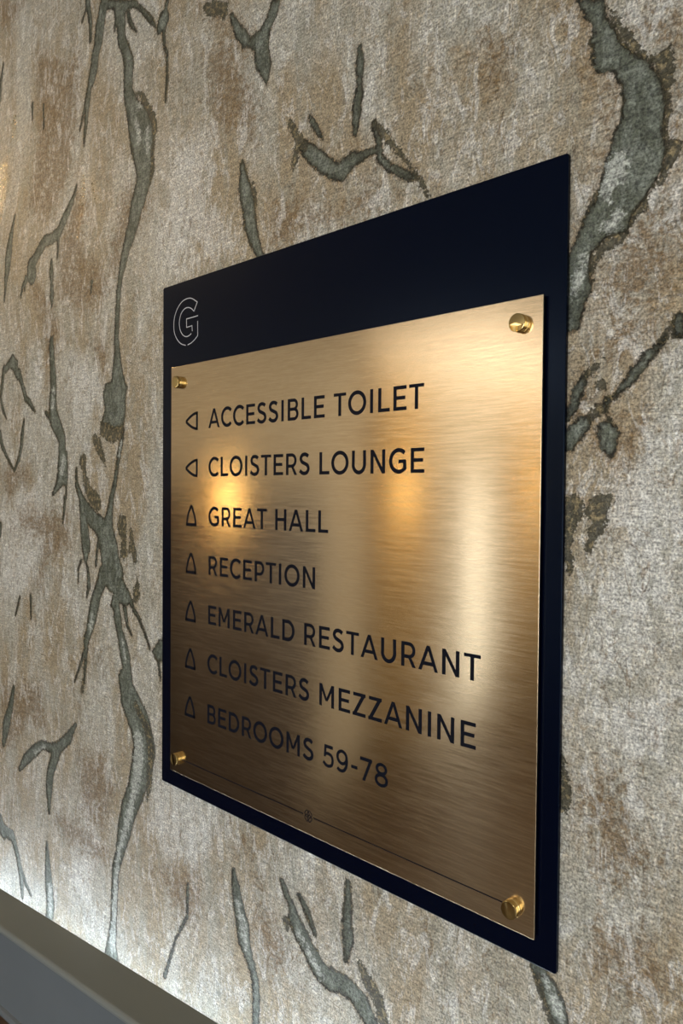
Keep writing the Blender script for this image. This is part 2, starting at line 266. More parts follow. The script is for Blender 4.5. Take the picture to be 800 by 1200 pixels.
wht(*E0, (355, 40), (420, 80), (455, 120), (455, 210), (430, 300), (420, 290), (438, 190), (400, 100), (370, 75)); wht(*E0, (345, 285), (355, 300), (325, 370), (315, 420), (300, 400)); wht(*E0, (200, 60), (240, 90), (225, 250), (195, 300), (190, 150)); wht(*A0, (215, 110), (255, 105), (240, 180), (220, 230)); wht(*A0, (290, 180), (350, 190), (390, 300), (370, 320), (330, 240)); foil(*A0, (60, 530), (80, 540), (75, 650), (55, 650)); foil(*A0, (0, 770), (20, 765), (35, 690), (38, 800), (30, 900), (15, 1000), (0, 1040)); foil(*B0, (380, 40), (390, 0), (405, 0), (400, 120), (375, 260), (365, 340), (355, 330), (365, 200)); foil(*B0, (430, -10), (440, 60), (462, 150), (450, 170), (425, 80)); foil(*B0, (515, 150), (525, 160), (527, 290), (518, 290)); foil(*A0, (198, 640), (206, 640), (206, 810), (200, 810)); foil(*B0, (0, 0), (30, 0), (20, 120), (5, 260), (0, 260)); foil(*A0, (385, 830), (400, 800), (400, 1000), (370, 1040)); wht(*C0, (20, 620), (60, 540), (150, 480), (160, 700), (120, 880), (60, 900), (0, 880)); wht(*C0, (200, 790), (250, 860), (290, 980), (260, 950), (210, 870)); wht(*C0, (250, 100), (350, 60), (360, 190), (300, 330), (260, 290)); wht(*C0, (130, 30), (160, 30), (130, 230), (110, 220)); wht(*I0, (200, 200), (240, 380), (200, 520), (140, 470), (160, 420), (190, 400)); wht(*I0, (360, 200), (420, 240), (500, 300), (500, 420), (380, 420), (340, 340)); wht(*H0, (560, 40), (700, 0), (800, 60), (800, 200), (640, 180)); wht(*ONE, (690, 560), (800, 480), (800, 700), (740, 800), (690, 800)); wht(*ONE, (210, 150), (245, 160), (250, 230), (275, 260), (280, 300), (230, 315), (200, 330), (180, 280), (195, 230))

def to_wall(p):
    x, z = wall_pt(p[0], p[1])
    return x * 1000, z * 1000
def line_to_wall(pts):
    out = []
    n = len(pts)
    for i, p in enumerate(pts):
        a = pts[max(0, i - 1)]; b = pts[min(n - 1, i + 1)]
        d = np.array([b[0] - a[0], b[1] - a[1]]); d = d / (np.linalg.norm(d) + 1e-9); nn = np.array([-d[1], d[0]]) * p[2] / 2
        q1 = np.array(to_wall((p[0] + nn[0], p[1] + nn[1]))); q2 = np.array(to_wall((p[0] - nn[0], p[1] - nn[1])))
        x, z = to_wall(p)
        out.append((x, z, np.linalg.norm(q1 - q2) / 2))
    return out
# veins of the pattern beyond what the photograph shows, so that the paper goes on
rg = random.Random(5)
EXTRA = []
for k in range(46):
    x = rg.choice([rg.uniform(-2300, -640), rg.uniform(740, 2250)]); z = rg.uniform(-500, 1200); r0 = rg.uniform(2, 9)
    pts = []
    n = rg.randint(6, 14)
    for i in range(n):
        pts.append((x, z, max(0.6, r0 * math.sin(math.pi * (i + 0.3) / n) * rg.uniform(0.6, 1.3))))
        x += rg.uniform(-16, 16); z -= rg.uniform(18, 40)
    EXTRA.append(pts)

def axis(lo, a, b, hi, fine, coarse):
    c1 = np.arange(lo, a, coarse); f = np.arange(a, b, fine); c2 = np.arange(b, hi, coarse)
    return np.concatenate([c1, f, c2, [hi]])
gx = axis(XL * 1000, -560, 660, XR * 1000, 2.3, 12.0)
gz = axis(-700, -345, 1190, CZ * 1000, 2.6, 14.0)
GX, GZ = np.meshgrid(gx, gz, indexing='ij')
PX, PZ = GX.ravel(), GZ.ravel()
FAR = 30.0
def fill_lines(arr, lines):
    for ln in lines:
        for (x0, z0, r0), (x1, z1, r1) in zip(ln, ln[1:]):
            rr = max(r0, r1) + FAR
            ix = slice(np.searchsorted(gx, min(x0, x1) - rr), np.searchsorted(gx, max(x0, x1) + rr))
            iz = slice(np.searchsorted(gz, min(z0, z1) - rr), np.searchsorted(gz, max(z0, z1) + rr))
            X = GX[ix, iz]; Z = GZ[ix, iz]
            dx, dz = x1 - x0, z1 - z0; L2 = dx * dx + dz * dz + 1e-9
            t = np.clip(((X - x0) * dx + (Z - z0) * dz) / L2, 0, 1)
            d = np.hypot(X - x0 - t * dx, Z - z0 - t * dz) - (r0 + (r1 - r0) * t)
            arr[ix, iz] = np.minimum(arr[ix, iz], d)
def fill_polys(arr, polys):
    for P in polys:
        q = np.array(P); rr = FAR
        ix = slice(np.searchsorted(gx, q[:, 0].min() - rr), np.searchsorted(gx, q[:, 0].max() + rr))
        iz = slice(np.searchsorted(gz, q[:, 1].min() - rr), np.searchsorted(gz, q[:, 1].max() + rr))
        X = GX[ix, iz]; Z = GZ[ix, iz]
        if X.size == 0: continue
        best = np.full(X.shape, 1e9); ins = np.zeros(X.shape, bool)
        n = len(q)
        for i in range(n):
            (x0, z0), (x1, z1) = q[i], q[(i + 1) % n]
            dx, dz = x1 - x0, z1 - z0; L2 = dx * dx + dz * dz + 1e-9
            t = np.clip(((X - x0) * dx + (Z - z0) * dz) / L2, 0, 1)
            best = np.minimum(best, np.hypot(X - x0 - t * dx, Z - z0 - t * dz))
            c = ((z0 > Z) != (z1 > Z)) & (X < (x1 - x0) * (Z - z0) / (z1 - z0 + 1e-12) + x0)
            ins ^= c
        arr[ix, iz] = np.minimum(arr[ix, iz], np.where(ins, -best, best))
def field(lines, polys, extra=()):
    a = np.full(GX.shape, FAR)
    fill_lines(a, [line_to_wall(l) for l in lines] + list(extra))
    fill_polys(a, [[to_wall(p) for p in P] for P in polys])
    return a.ravel()
F_VEIN = field(VL, VP, EXTRA); F_CRUST = field(CL, CP, [e[2:5] for e in EXTRA[::3]]); F_PALE = field(PL, PP); F_STAIN = field([], SP_); F_WHITE = field([], WP); F_FOIL = field([], FP_)

nx, nz = len(gx), len(gz)
# gentle real relief of the embossed paper: veins sit a little lower
me = bpy.data.meshes.new('wall_papered')
co = np.zeros((nx * nz, 3)); co[:, 0] = PX / 1000; co[:, 2] = PZ / 1000
co[:, 1] = np.where(F_VEIN < 0, np.minimum(0.0006, -F_VEIN * 0.0004), 0.0)
me.vertices.add(nx * nz); me.vertices.foreach_set('co', co.ravel())
ii, jj = np.meshgrid(np.arange(nx - 1), np.arange(nz - 1), indexing='ij')
a = (ii * nz + jj).ravel(); quads = np.stack([a, a + nz, a + nz + 1, a + 1], 1)
nq = len(quads)
me.loops.add(nq * 4); me.loops.foreach_set('vertex_index', quads.ravel().astype(np.int32))
me.polygons.add(nq); me.polygons.foreach_set('loop_start', np.arange(0, nq * 4, 4, dtype=np.int32))
me.polygons.foreach_set('use_smooth', np.ones(nq, bool))
me.update(calc_edges=True)
for nm, arr in (('vein', F_VEIN), ('crust', F_CRUST), ('pale', F_PALE), ('stain', F_STAIN), ('bleach', F_WHITE), ('foil', F_FOIL)):
    at = me.attributes.new(nm, 'FLOAT', 'POINT'); at.data.foreach_set('value', arr.astype(np.float32))

# ------------------------------------------------------------------ wallpaper material
M_wall, nt, b = mat('marbled_foil_wallpaper')
v = mapping(nt)
vv = mapping(nt, (1, 1, 0.45))               # drawn-out vertically
hh = mapping(nt, (0.10, 1, 1), loc=(3, 0, 0))           # horizontal weave
big = noise(nt, vv, 9, 6, 0.6, 0.6)
mid = noise(nt, vv, 34, 6, 0.65, 0.8)
blot = noise(nt, vv, 75, 6, 0.7, 1.0)
fine = noise(nt, v, 520, 3, 0.7)
fine2 = noise(nt, v, 170, 4, 0.65)
weave = noise(nt, hh, 900, 2, 0.6)
weave2 = noise(nt, hh, 380, 3, 0.6)
beige = S(188, 183, 168); tan = S(166, 150, 122); brown = S(118, 91, 52); pale = S(226, 224, 217); grey = S(160, 157, 142)
spk = noise(nt, v, 150, 9, 0.78, 0.4); spk2 = noise(nt, vv, 90, 8, 0.75, 1.2)
c = mix(nt, ramp(nt, big, 0.40, 0.62), beige, tan)
c = mix(nt, mathn(nt, 'MULTIPLY', ramp(nt, mid, 0.48, 0.62), 0.55), c, grey)
# bleached patches
wm = mathn(nt, 'ADD', mathn(nt, 'ADD', attr(nt, 'bleach'), mathn(nt, 'MULTIPLY_ADD', mid, 40, -20)), mathn(nt, 'MULTIPLY_ADD', blot, 20, -10))
wp_ = ramp(nt, wm, 20, -16, 0.36, 0.56, smooth=False)
c = mix(nt, mathn(nt, 'MULTIPLY', ramp(nt, mathn(nt, 'SUBTRACT', wp_, spk2), -0.06, 0.10), 0.65), c, pale)
c = mix(nt, mathn(nt, 'MULTIPLY', mathn(nt, 'MULTIPLY', ramp(nt, blot, 0.52, 0.66), ramp(nt, big, 0.6, 0.4)), 0.6), c, pale)
# brown stains
sm = mathn(nt, 'ADD', mathn(nt, 'ADD', attr(nt, 'stain'), mathn(nt, 'MULTIPLY_ADD', mid, 36, -18)), mathn(nt, 'MULTIPLY_ADD', blot, 34, -17))
sp_ = ramp(nt, sm, 22, -18, 0.38, 0.565, smooth=False)
c = mix(nt, mathn(nt, 'MULTIPLY', ramp(nt, mathn(nt, 'SUBTRACT', sp_, spk), -0.05, 0.10), 0.75), c, brown)
c = mix(nt, mathn(nt, 'MULTIPLY', ramp(nt, sm, 18, -12), 0.16), c, brown)
ctr = mathn(nt, 'ABSOLUTE', mathn(nt, 'SUBTRACT', noise(nt, vv, 22, 5, 0.6, 0.8), 0.5))
c = mix(nt, mathn(nt, 'MULTIPLY', ramp(nt, ctr, 0.012, 0.002), ramp(nt, mid, 0.5, 0.6, 0.0, 0.6)), c, brown)
spots = mathn(nt, 'MULTIPLY', ramp(nt, noise(nt, vv, 60, 7, 0.75, 1.5), 0.56, 0.66), ramp(nt, noise(nt, vv, 12, 3, 0.5), 0.45, 0.6))
c = mix(nt, mathn(nt, 'MULTIPLY', spots, 0.7), c, brown)
mo1 = noise(nt, v, 110, 8, 0.78, 0.6); mo2 = noise(nt, vv, 55, 8, 0.78, 1.0)
c = mix(nt, mathn(nt, 'MULTIPLY', ramp(nt, mo2, 0.51, 0.60), 0.55), c, pale)
c = mix(nt, mathn(nt, 'MULTIPLY', ramp(nt, mo1, 0.53, 0.62), ramp(nt, mid, 0.58, 0.40, 0.1, 0.6)), c, S(146, 122, 86))
# brown halo beside veins
edge_n = mathn(nt, 'ADD', mathn(nt, 'MULTIPLY_ADD', fine2, 6.0, -3.0), mathn(nt, 'MULTIPLY_ADD', fine, 3.5, -1.75))
ve = mathn(nt, 'ADD', mathn(nt, 'ADD', attr(nt, 'vein'), mathn(nt, 'MULTIPLY', edge_n, 0.6)), mathn(nt, 'MULTIPLY_ADD', spk, 14, -7))
halo = mathn(nt, 'MULTIPLY', ramp(nt, ve, 5.0, 0.0), ramp(nt, spk, 0.42, 0.58, 0.05, 0.75))
c = mix(nt, halo, c, brown)
veinm = ramp(nt, ve, 0.35, -0.15)
vcol = mix(nt, ramp(nt, blot, 0.4, 0.62), S(88, 92, 78), S(124, 129, 117))
vcol = mix(nt, ramp(nt, attr(nt, 'vein'), 0.0, -6.0), mix(nt, 0.6, vcol, S(68, 68, 50)), vcol)
pm = mathn(nt, 'ADD', mathn(nt, 'ADD', attr(nt, 'pale'), mathn(nt, 'MULTIPLY', edge_n, 1.2)), mathn(nt, 'MULTIPLY_ADD', spk, 44, -21))
vcol = mix(nt, mathn(nt, 'MULTIPLY', ramp(nt, pm, 2.2, -1.6), 0.85), vcol, S(186, 188, 178))
c = mix(nt, veinm, c, vcol)
rim = mathn(nt, 'MULTIPLY', ramp(nt, mathn(nt, 'ABSOLUTE', ve), 1.9, 0.5), ramp(nt, fine2, 0.40, 0.54, 0.3, 1.0))
c = mix(nt, rim, c, S(44, 40, 26))
# crusted dark borders
ce = mathn(nt, 'ADD', mathn(nt, 'ADD', attr(nt, 'crust'), mathn(nt, 'MULTIPLY', edge_n, 1.4)), mathn(nt, 'MULTIPLY_ADD', spk, 18, -9))
gate = ramp(nt, noise(nt, v, 16, 3, 0.5), 0.56, 0.48, 0.0, 8.0)
ce = mathn(nt, 'MINIMUM', ce, mathn(nt, 'ADD', mathn(nt, 'ABSOLUTE', mathn(nt, 'SUBTRACT', ve, 0.6)), mathn(nt, 'SUBTRACT', gate, 1.3)))
crm = ramp(nt, ce, 0.3, -0.3)
ccol = mix(nt, ramp(nt, fine2, 0.50, 0.60), S(66, 62, 42), S(146, 130, 94))
ccol = mix(nt, ramp(nt, mathn(nt, 'ABSOLUTE', ce), 1.2, 0.2), ccol, S(64, 58, 40))
c = mix(nt, mathn(nt, 'MULTIPLY', crm, 0.92), c, ccol)
# printed weave and grain
g = mathn(nt, 'ADD', mathn(nt, 'MULTIPLY', fine, 0.78), mathn(nt, 'ADD', mathn(nt, 'MULTIPLY', weave, 0.16), mathn(nt, 'MULTIPLY', weave2, 0.21)))
gm = ramp(nt, g, 0.45, 0.71, 0.26, 1.76, smooth=False)
mid_g = noise(nt, mapping(nt, (0.7, 1, 0.8), loc=(7, 1, 2)), 230, 7, 0.75)
gm = mathn(nt, 'MULTIPLY', gm, ramp(nt, mid_g, 0.38, 0.62, 0.68, 1.32, smooth=False))
gc = nt.nodes.new('ShaderNodeCombineColor')
for i in range(3): lk(nt, gm, gc.inputs[i])
c = mix(nt, 0.85, c, gc.outputs[0], 'MULTIPLY')
lk(nt, c, b.inputs['Base Color'])
fm = ramp(nt, mathn(nt, 'ADD', attr(nt, 'foil'), mathn(nt, 'MULTIPLY_ADD', spk2, 16, -8)), 3, -3)
fm = mathn(nt, 'MULTIPLY', fm, ramp(nt, weave2, 0.40, 0.52, 0.25, 1.0))
lk(nt, ramp(nt, fm, 0, 1, 0.2, 1.0, smooth=False), b.inputs['Metallic'])
lk(nt, mathn(nt, 'SUBTRACT', ramp(nt, fine2, 0.3, 0.7, 0.38, 0.54), mathn(nt, 'MULTIPLY', fm, 0.16)), b.inputs['Roughness'])
hgt = mathn(nt, 'ADD', mathn(nt, 'MULTIPLY', fine, 0.9), mathn(nt, 'ADD', mathn(nt, 'MULTIPLY', fine2, 1.0), mathn(nt, 'ADD', mathn(nt, 'MULTIPLY', weave, 0.2), mathn(nt, 'MULTIPLY', weave2, 0.35))))
hgt = mathn(nt, 'ADD', hgt, mathn(nt, 'MULTIPLY', veinm, -0.35)); hgt = mathn(nt, 'ADD', hgt, mathn(nt, 'MULTIPLY', crm, 0.45))
hgt = mathn(nt, 'ADD', hgt, mathn(nt, 'MULTIPLY', mid, 2.0))
bn = nt.nodes.new('ShaderNodeBump'); bn.inputs['Strength'].default_value = 0.8; bn.inputs['Distance'].default_value = 0.0011
lk(nt, hgt, bn.inputs['Height']); lk(nt, bn.outputs[0], b.inputs['Normal'])
me.materials.append(M_wall)
wall = bpy.data.objects.new('wall_front', me); COL.objects.link(wall)
wall['kind'] = 'structure'; wall['label'] = 'wall papered in beige metallic foil with grey-green marbled veins'

# ================================================================== other materials
M_navy = simple('navy_gloss_enamel', (0.0003, 0.0011, 0.0075, 1), 0.22, bump=(260, 0.06, 0.0003), var=0.05, spec=0.22)
M_navy.node_tree.nodes['Principled BSDF'].inputs['Specular Tint'].default_value = (0.45, 0.68, 1, 1)
M_ink = simple('black_blue_paint_infill', (0.003, 0.004, 0.010, 1), 0.55, spec=0.12)
M_silver = simple('fine_engraved_silver_line', (0.55, 0.56, 0.58, 1), 0.45, metal=0.3)
M_brassP = simple('polished_brass', (0.80, 0.60, 0.26, 1), 0.07, metal=1.0, var=0.03)
M_cap = simple('taupe_satin_paint', S(124, 128, 124), 0.42, bump=(90, 0.15, 0.0005), var=0.02)
M_fascia = simple('blue_grey_satin_paint', S(104, 110, 114), 0.45, bump=(90, 0.15, 0.0005), var=0.03)
M_timber = simple('dark_stained_timber', S(62, 42, 26), 0.5, bump=(40, 0.2), var=0.3, vscale=14)
# brushed brass: fine horizontal scratches spread reflections up and down
M_brass, nt, b = mat('brushed_brass')
v = mapping(nt, (0.035, 1, 1)); v2 = mapping(nt, (0.045, 1, 1), loc=(1, 2, 3))
s1 = noise(nt, v, 2600, 3, 0.6); s2 = noise(nt, v2, 700, 4, 0.6)
s = mathn(nt, 'ADD', mathn(nt, 'MULTIPLY', s1, 0.5), mathn(nt, 'MULTIPLY', s2, 0.5))
lk(nt, mix(nt, ramp(nt, s, 0.35, 0.65), (0.78, 0.60, 0.38, 1), (0.93, 0.75, 0.51, 1)), b.inputs['Base Color'])
b.inputs['Metallic'].default_value = 1
lk(nt, ramp(nt, s2, 0.3, 0.7, 0.135, 0.185), b.inputs['Roughness'])
b.inputs['Anisotropic'].default_value = 0.78; b.inputs['Anisotropic Rotation'].default_value = 0.25
tg = nt.nodes.new('ShaderNodeTangent'); tg.direction_type = 'UV_MAP'; tg.uv_map = 'UVMap'
lk(nt, tg.outputs[0], b.inputs['Tangent'])
bn = nt.nodes.new('ShaderNodeBump'); bn.inputs['Strength'].default_value = 0.25; bn.inputs['Distance'].default_value = 0.00006
lk(nt, s, bn.inputs['Height']); lk(nt, bn.outputs[0], b.inputs['Normal'])

# ================================================================== THE SIGN
sign = empty('wall_sign', (0, 0, 0), 'navy wall sign with brushed brass direction plate on the marbled wallpaper', 'sign')
PW, PH, PY = 0.53487, 0.600, -0.0035         # navy panel, its front plane
bm = bmesh.new(); box(bm, (0, PY, 0), (PW, -0.0004, PH))
es = [e for e in bm.edges if abs(e.verts[0].co.x - e.verts[1].co.x) < 1e-6 and abs(e.verts[0].co.z - e.verts[1].co.z) < 1e-6]
bmesh.ops.bevel(bm, geom=es, offset=0.0022, segments=4, profile=0.5, affect='EDGES')
es = [e for e in bm.edges if all(abs(v_.co.y - PY) < 1e-6 for v_ in e.verts)]
bmesh.ops.bevel(bm, geom=es, offset=0.0006, segments=2, profile=0.5, affect='EDGES')
link('backing_panel', bm, M_navy, sign, label='navy blue enamelled backing panel')
# brass plate
x0, x1, z0, z1, BY, BT = 0.0256, 0.5189, 0.0212, 0.5009, -0.0080, -0.0058
bm = bmesh.new(); box(bm, (x0, BY, z0), (x1, BT, z1), 0.00035, 2)
uv = bm.loops.layers.uv.new('UVMap')
for f in bm.faces:
    for l in f.loops: l[uv].uv = (l.vert.co.x + l.vert.co.y, l.vert.co.z)
plate = link('brass_plate', bm, M_brass, sign, label='brushed brass plate with dark lettering')
# spacers hidden behind the plate, at the four fixings
FIX = [(0.0425, 0.4820), (0.5003, 0.4820), (0.0425, 0.0388), (0.5003, 0.0388)]

# ---- lettering, geometric sans capitals built as strokes (unit = cap height)
SW = 0.168; HS = SW / 2
def arc(cx, cy, rx, ry, a0, a1, n=18):
    return [(cx + rx * math.cos(math.radians(a0 + (a1 - a0) * k / n)), cy + ry * math.sin(math.radians(a0 + (a1 - a0) * k / n))) for k in range(n + 1)]
def catmull(P, n=8):
    out = []
    Q = [P[0]] + list(P) + [P[-1]]
    for i in range(1, len(Q) - 2):
        for k in range(n):
            t = k / n; p0, p1, p2, p3 = [Vector(q) for q in Q[i - 1:i + 3]]
            out.append(tuple(0.5 * ((2 * p1) + (p2 - p0) * t + (2 * p0 - 5 * p1 + 4 * p2 - p3) * t * t + (3 * p1 - p0 - 3 * p2 + p3) * t ** 3)))
    out.append(tuple(P[-1])); return out
def rect(x0, y0, x1, y1): return ('p', [(x0, y0), (x1, y0), (x1, y1), (x0, y1)])
def para(xb0, xb1, xt0, xt1, y0=0.0, y1=1.0): return ('p', [(xb0, y0), (xb1, y0), (xt1, y1), (xt0, y1)])
def st(*pts, w=SW): return ('s', list(pts), w)
BAR = 0.148
def ring(cx, cy, rx, ry, w=SW): return ('c', arc(cx, cy, rx, ry, 0, 360 * 47 / 48, 47), w)
GL = {}
def gl(ch, wd, lsb, rsb, *parts): GL[ch] = (wd, lsb, rsb, parts)
gl('A', .98, .03, .03, para(0, .158, .411, .569), para(.822, .98, .411, .569), rect(.2, .215, .78, .215 + BAR))
gl('B', .74, .125, .06, rect(0, 0, SW, 1), st((0.05, 1 - .066), (.42, 1 - .066), *arc(.42, .726, .215, .208, 90, -90, 12)[1:], (.05, .518), w=BAR), st((.05, .518), (.44, .518), *arc(.44, .292, .235, .226, 90, -90, 12)[1:], (.05, .066), w=BAR))
gl('C', .86, .075, .04, st(*arc(.51, .5, .4375, .4425, 44, 316, 30)))
gl('D', .86, .125, .07, rect(0, 0, SW, 1), st((.05, 1 - HS), (.36, 1 - HS), *arc(.36, .5, .4275, .4275, 90, -90, 20)[1:], (.05, HS)))
gl('E', .70, .125, .055, rect(0, 0, SW, 1), rect(.05, 1 - BAR, .69, 1), rect(.05, .437, .63, .437 + BAR), rect(.05, 0, .70, BAR))
gl('G', .90, .075, .085, st(*arc(.51, .5, .4375, .4425, 46, 318, 30), (.8275, .22), (.8275, .5)), rect(.50, .405, .90, .405 + BAR))
gl('H', .80, .125, .125, rect(0, 0, SW, 1), rect(.80 - SW, 0, .80, 1), rect(.05, .437, .75, .437 + BAR))
gl('I', SW, .13, .13, rect(0, 0, SW, 1))
gl('L', .64, .125, .035, rect(0, 0, SW, 1), rect(.05, 0, .64, BAR))
gl('M', .94, .125, .125, rect(0, 0, SW, 1), rect(.94 - SW, 0, .94, 1), para(.395, .53, 0, .165, .26, 1), para(.41, .545, .775, .94, .26, 1))
gl('N', .82, .125, .125, rect(0, 0, SW, 1), rect(.82 - SW, 0, .82, 1), para(.65, .82, 0, .165))
gl('O', 1.04, .07, .07, ring(.52, .5, .4475, .4425))
gl('P', .72, .125, .04, rect(0, 0, SW, 1), st((.05, 1 - .066), (.38, 1 - .066), *arc(.38, .655, .27, .279, 90, -90, 14)[1:], (.05, .376), w=BAR))
gl('R', .77, .125, .055, rect(0, 0, SW, 1), st((.05, 1 - .066), (.40, 1 - .066), *arc(.40, .674, .26, .26, 90, -90, 14)[1:], (.05, .414), w=BAR), para(.59, .77, .34, .50, 0, .42))
gl('S', .72, .06, .06, st(*catmull([(.615, .845), (.50, .915), (.355, .938), (.20, .895), (.115, .75), (.19, .60), (.37, .52), (.56, .43), (.63, .26), (.53, .11), (.36, .062), (.20, .095), (.045, .195)])))
gl('T', .76, .04, .04, rect(.38 - HS, 0, .38 + HS, 1), rect(0, 1 - .135, .76, 1))
gl('U', .82, .115, .115, st((HS, 1), (HS, .42), *arc(.41, .42, .3375, .3625, 180, 360, 20)[1:], (.82 - HS, 1)))
gl('Z', .76, .06, .06, rect(.03, 1 - BAR, .75, 1), rect(0, 0, .76, BAR), para(0, .20, .55, .75, .06, .94))
gl('5', .70, .07, .07, rect(.12, 1 - BAR, .64, 1), para(.065, .195, .115, .255, .45, 1.0), st(*catmull([(.09, .53), (.22, .60), (.36, .618), (.54, .565), (.625, .43), (.625, .26), (.54, .115), (.36, .062), (.20, .09), (.04, .205)]), w=.138))
gl('7', .70, .05, .05, rect(0, 1 - BAR, .69, 1), para(.13, .29, .53, .69, 0, .93))
gl('8', .74, .065, .065, ring(.37, .745, .255, .193, .135), ring(.37, .28, .30, .222, .14))
gl('9', .74, .065, .065, ring(.35, .665, .28, .27, .14), st(*catmull([(.63, .66), (.645, .52), (.605, .30), (.48, .12), (.31, .062), (.17, .085), (.07, .15)]), w=.14))
gl('-', .36, .08, .08, rect(0, .36, .36, .36 + .14))
def draw_text(s, xl, xr, zb, cap, label):
    adv = []; x = 0
    for i, ch in enumerate(s):
        if ch == ' ': x += .40; adv.append(None); continue
        wd, l, r, parts = GL[ch]
        if i == 0: l = 0
        x += l; adv.append(x); x += wd
        if i < len(s) - 1: x += r
    nat = x * cap; extra = (xr - xl - nat) / (len(s) - 1)
    bm = bmesh.new(); yf, yb = BY - 0.00012, BY + 0.0002
    for i, ch in enumerate(s):
        if ch == ' ': continue
        ox = xl + adv[i] * cap + extra * i
        tf = lambda p: (ox + p[0] * cap, zb + p[1] * cap)
        for kk, pt in enumerate(GL[ch][3]):
            yf = BY - 0.00012 - kk * 4e-6
            if pt[0] == 'p': extrude_poly(bm, [tf(p) for p in pt[1]], yf, yb)
            else: ribbon(bm, [tf(p) for p in pt[1]], pt[2] * cap, yf, yb, closed=pt[0] == 'c')
    print('TEXT', s, 'natural', round(nat * 1000, 1), 'target', round((xr - xl) * 1000, 1))
    return link('lettering', bm, M_ink, plate, label='dark lettering reading ' + label)
CAPH = 0.0212
draw_text('ACCESSIBLE TOILET', .1012, .4082, .4255, CAPH, 'ACCESSIBLE TOILET')
draw_text('CLOISTERS LOUNGE', .1019, .4094, .3716, CAPH, 'CLOISTERS LOUNGE')
draw_text('GREAT HALL', .1023, .2945, .3162, CAPH, 'GREAT HALL')
draw_text('RECEPTION', .1026, .2770, .2613, CAPH, 'RECEPTION')
draw_text('EMERALD RESTAURANT', .1023, .4682, .2059, CAPH, 'EMERALD RESTAURANT')
draw_text('CLOISTERS MEZZANINE', .1012, .4645, .1512, CAPH, 'CLOISTERS MEZZANINE')
draw_text('BEDROOMS 59-78', .1015, .3725, .0940, CAPH, 'BEDROOMS 59-78')
# ---- direction marks: pointed gothic arches in outline
def arch_mark(cx, cz, left):
    hw, h, wd = 0.0105, 0.0234, 0.0031
    side = []
    for k in range(11):                      # from the base corner up to the apex
        t = k / 10; side.append((hw * (1 - t ** 1.75) - wd / 2 * (1 - t), h * t - h / 2 + 0.0002))
    bm = bmesh.new(); yf, yb = BY - 0.00012, BY + 0.0002
    rot = (lambda p: (cx - p[1], cz + p[0])) if left else (lambda p: (cx + p[0], cz + p[1]))
    base = [(-hw, -h / 2), (hw, -h / 2), (hw, -h / 2 + 0.0034), (-hw, -h / 2 + 0.0034)]
    extrude_poly(bm, [rot(p) for p in base], yf, yb)
    ribbon(bm, [rot(p) for p in side], wd, yf, yb); ribbon(bm, [rot((-p[0], p[1])) for p in side], wd, yf, yb)
    return link('arrow_mark', bm, M_ink, plate, label='dark outline arch mark pointing ' + ('left' if left else 'up'))
for i, zc in enumerate((.4351, .3814, .3264, .2715, .2160, .1610, .1048)):
    arch_mark(.0687 if i < 2 else .0680 - 0.0003 * (i - 2), zc, i < 2)
# ---- rule and knot emblem
for a_, b_ in ((.0500, .2625), (.2771, .4960)):
    bm = bmesh.new(); box(bm, (a_, BY - 0.0001, .0389), (b_, BY + 0.0002, .0399)); link('rule_line', bm, M_ink, plate)
bm = bmesh.new()
ex, ez = .2699, .0391
for k in range(4):                           # four interlaced lozenge loops around the centre
    an = math.radians(45 + 90 * k)
    cx, cz = ex + 0.00265 * math.cos(an), ez + 0.00285 * math.sin(an)
    ribbon(bm, [(cx + 0.0029 * math.cos(a2) * (1 + .12 * math.cos(4 * a2)), cz + 0.0031 * math.sin(a2) * (1 + .12 * math.cos(4 * a2))) for a2 in [2 * math.pi * j / 20 for j in range(20)]], 0.00078, BY - 0.0001 - k * 1e-5, BY + 0.0002, closed=True)
link('knot_emblem', bm, M_ink, plate)
# ---- outline letter G on the navy panel
bm = bmesh.new()
def gp(pts): return [wall_pt(180 + p[0] / 8.575, 330 + p[1] / 8.575, PY) for p in pts]
for pts in ([(405, 298), (438, 205), (400, 178), (365, 166), (320, 178), (280, 208), (240, 270), (212, 350), (203, 430), (208, 510), (230, 570), (260, 612), (290, 632), (322, 640)],
            [(342, 636), (380, 615), (415, 580), (443, 542), (442, 396)],
            [(405, 298), (375, 268), (340, 261), (310, 275), (280, 315), (263, 370), (258, 430), (268, 490), (290, 532), (320, 552), (350, 546), (378, 522)],
            [(445, 342), (330, 376), (331, 460), (385, 443), (388, 497)]):
    P = gp(pts)
    if len(pts) > 5 and pts[0] == (405, 298): P = [P[0]] + catmull(P[1:], 5) if pts[1] == (438, 205) else catmull(P, 5)
    ribbon(bm, P, 0.00105, PY - 0.00010, PY + 0.0002)
link('letter_outline', bm, M_silver, sign, label='fine silver outline of a letter G')
# ---- standoff screws
for i, (fx, fz) in enumerate(FIX):
    bm = bmesh.new()
    prof = [(0.0048, -0.0042), (0.0048, -0.0001), (0.0069, -0.0001), (0.0070, 0.0003), (0.0070, 0.0014), (0.00665, 0.0017), (0.00665, 0.0021), (0.0070, 0.0024), (0.0070, 0.0057), (0.0068, 0.0061), (0.0064, 0.0062)]
    lathe(bm, prof, (fx, BY, fz))
    sc = link('standoff_screw', bm, M_brassP, sign, smooth=False)
    for p in sc.data.polygons: p.use_smooth = len(p.vertices) == 4
    sc.data.set_sharp_from_angle(angle=math.radians(30))

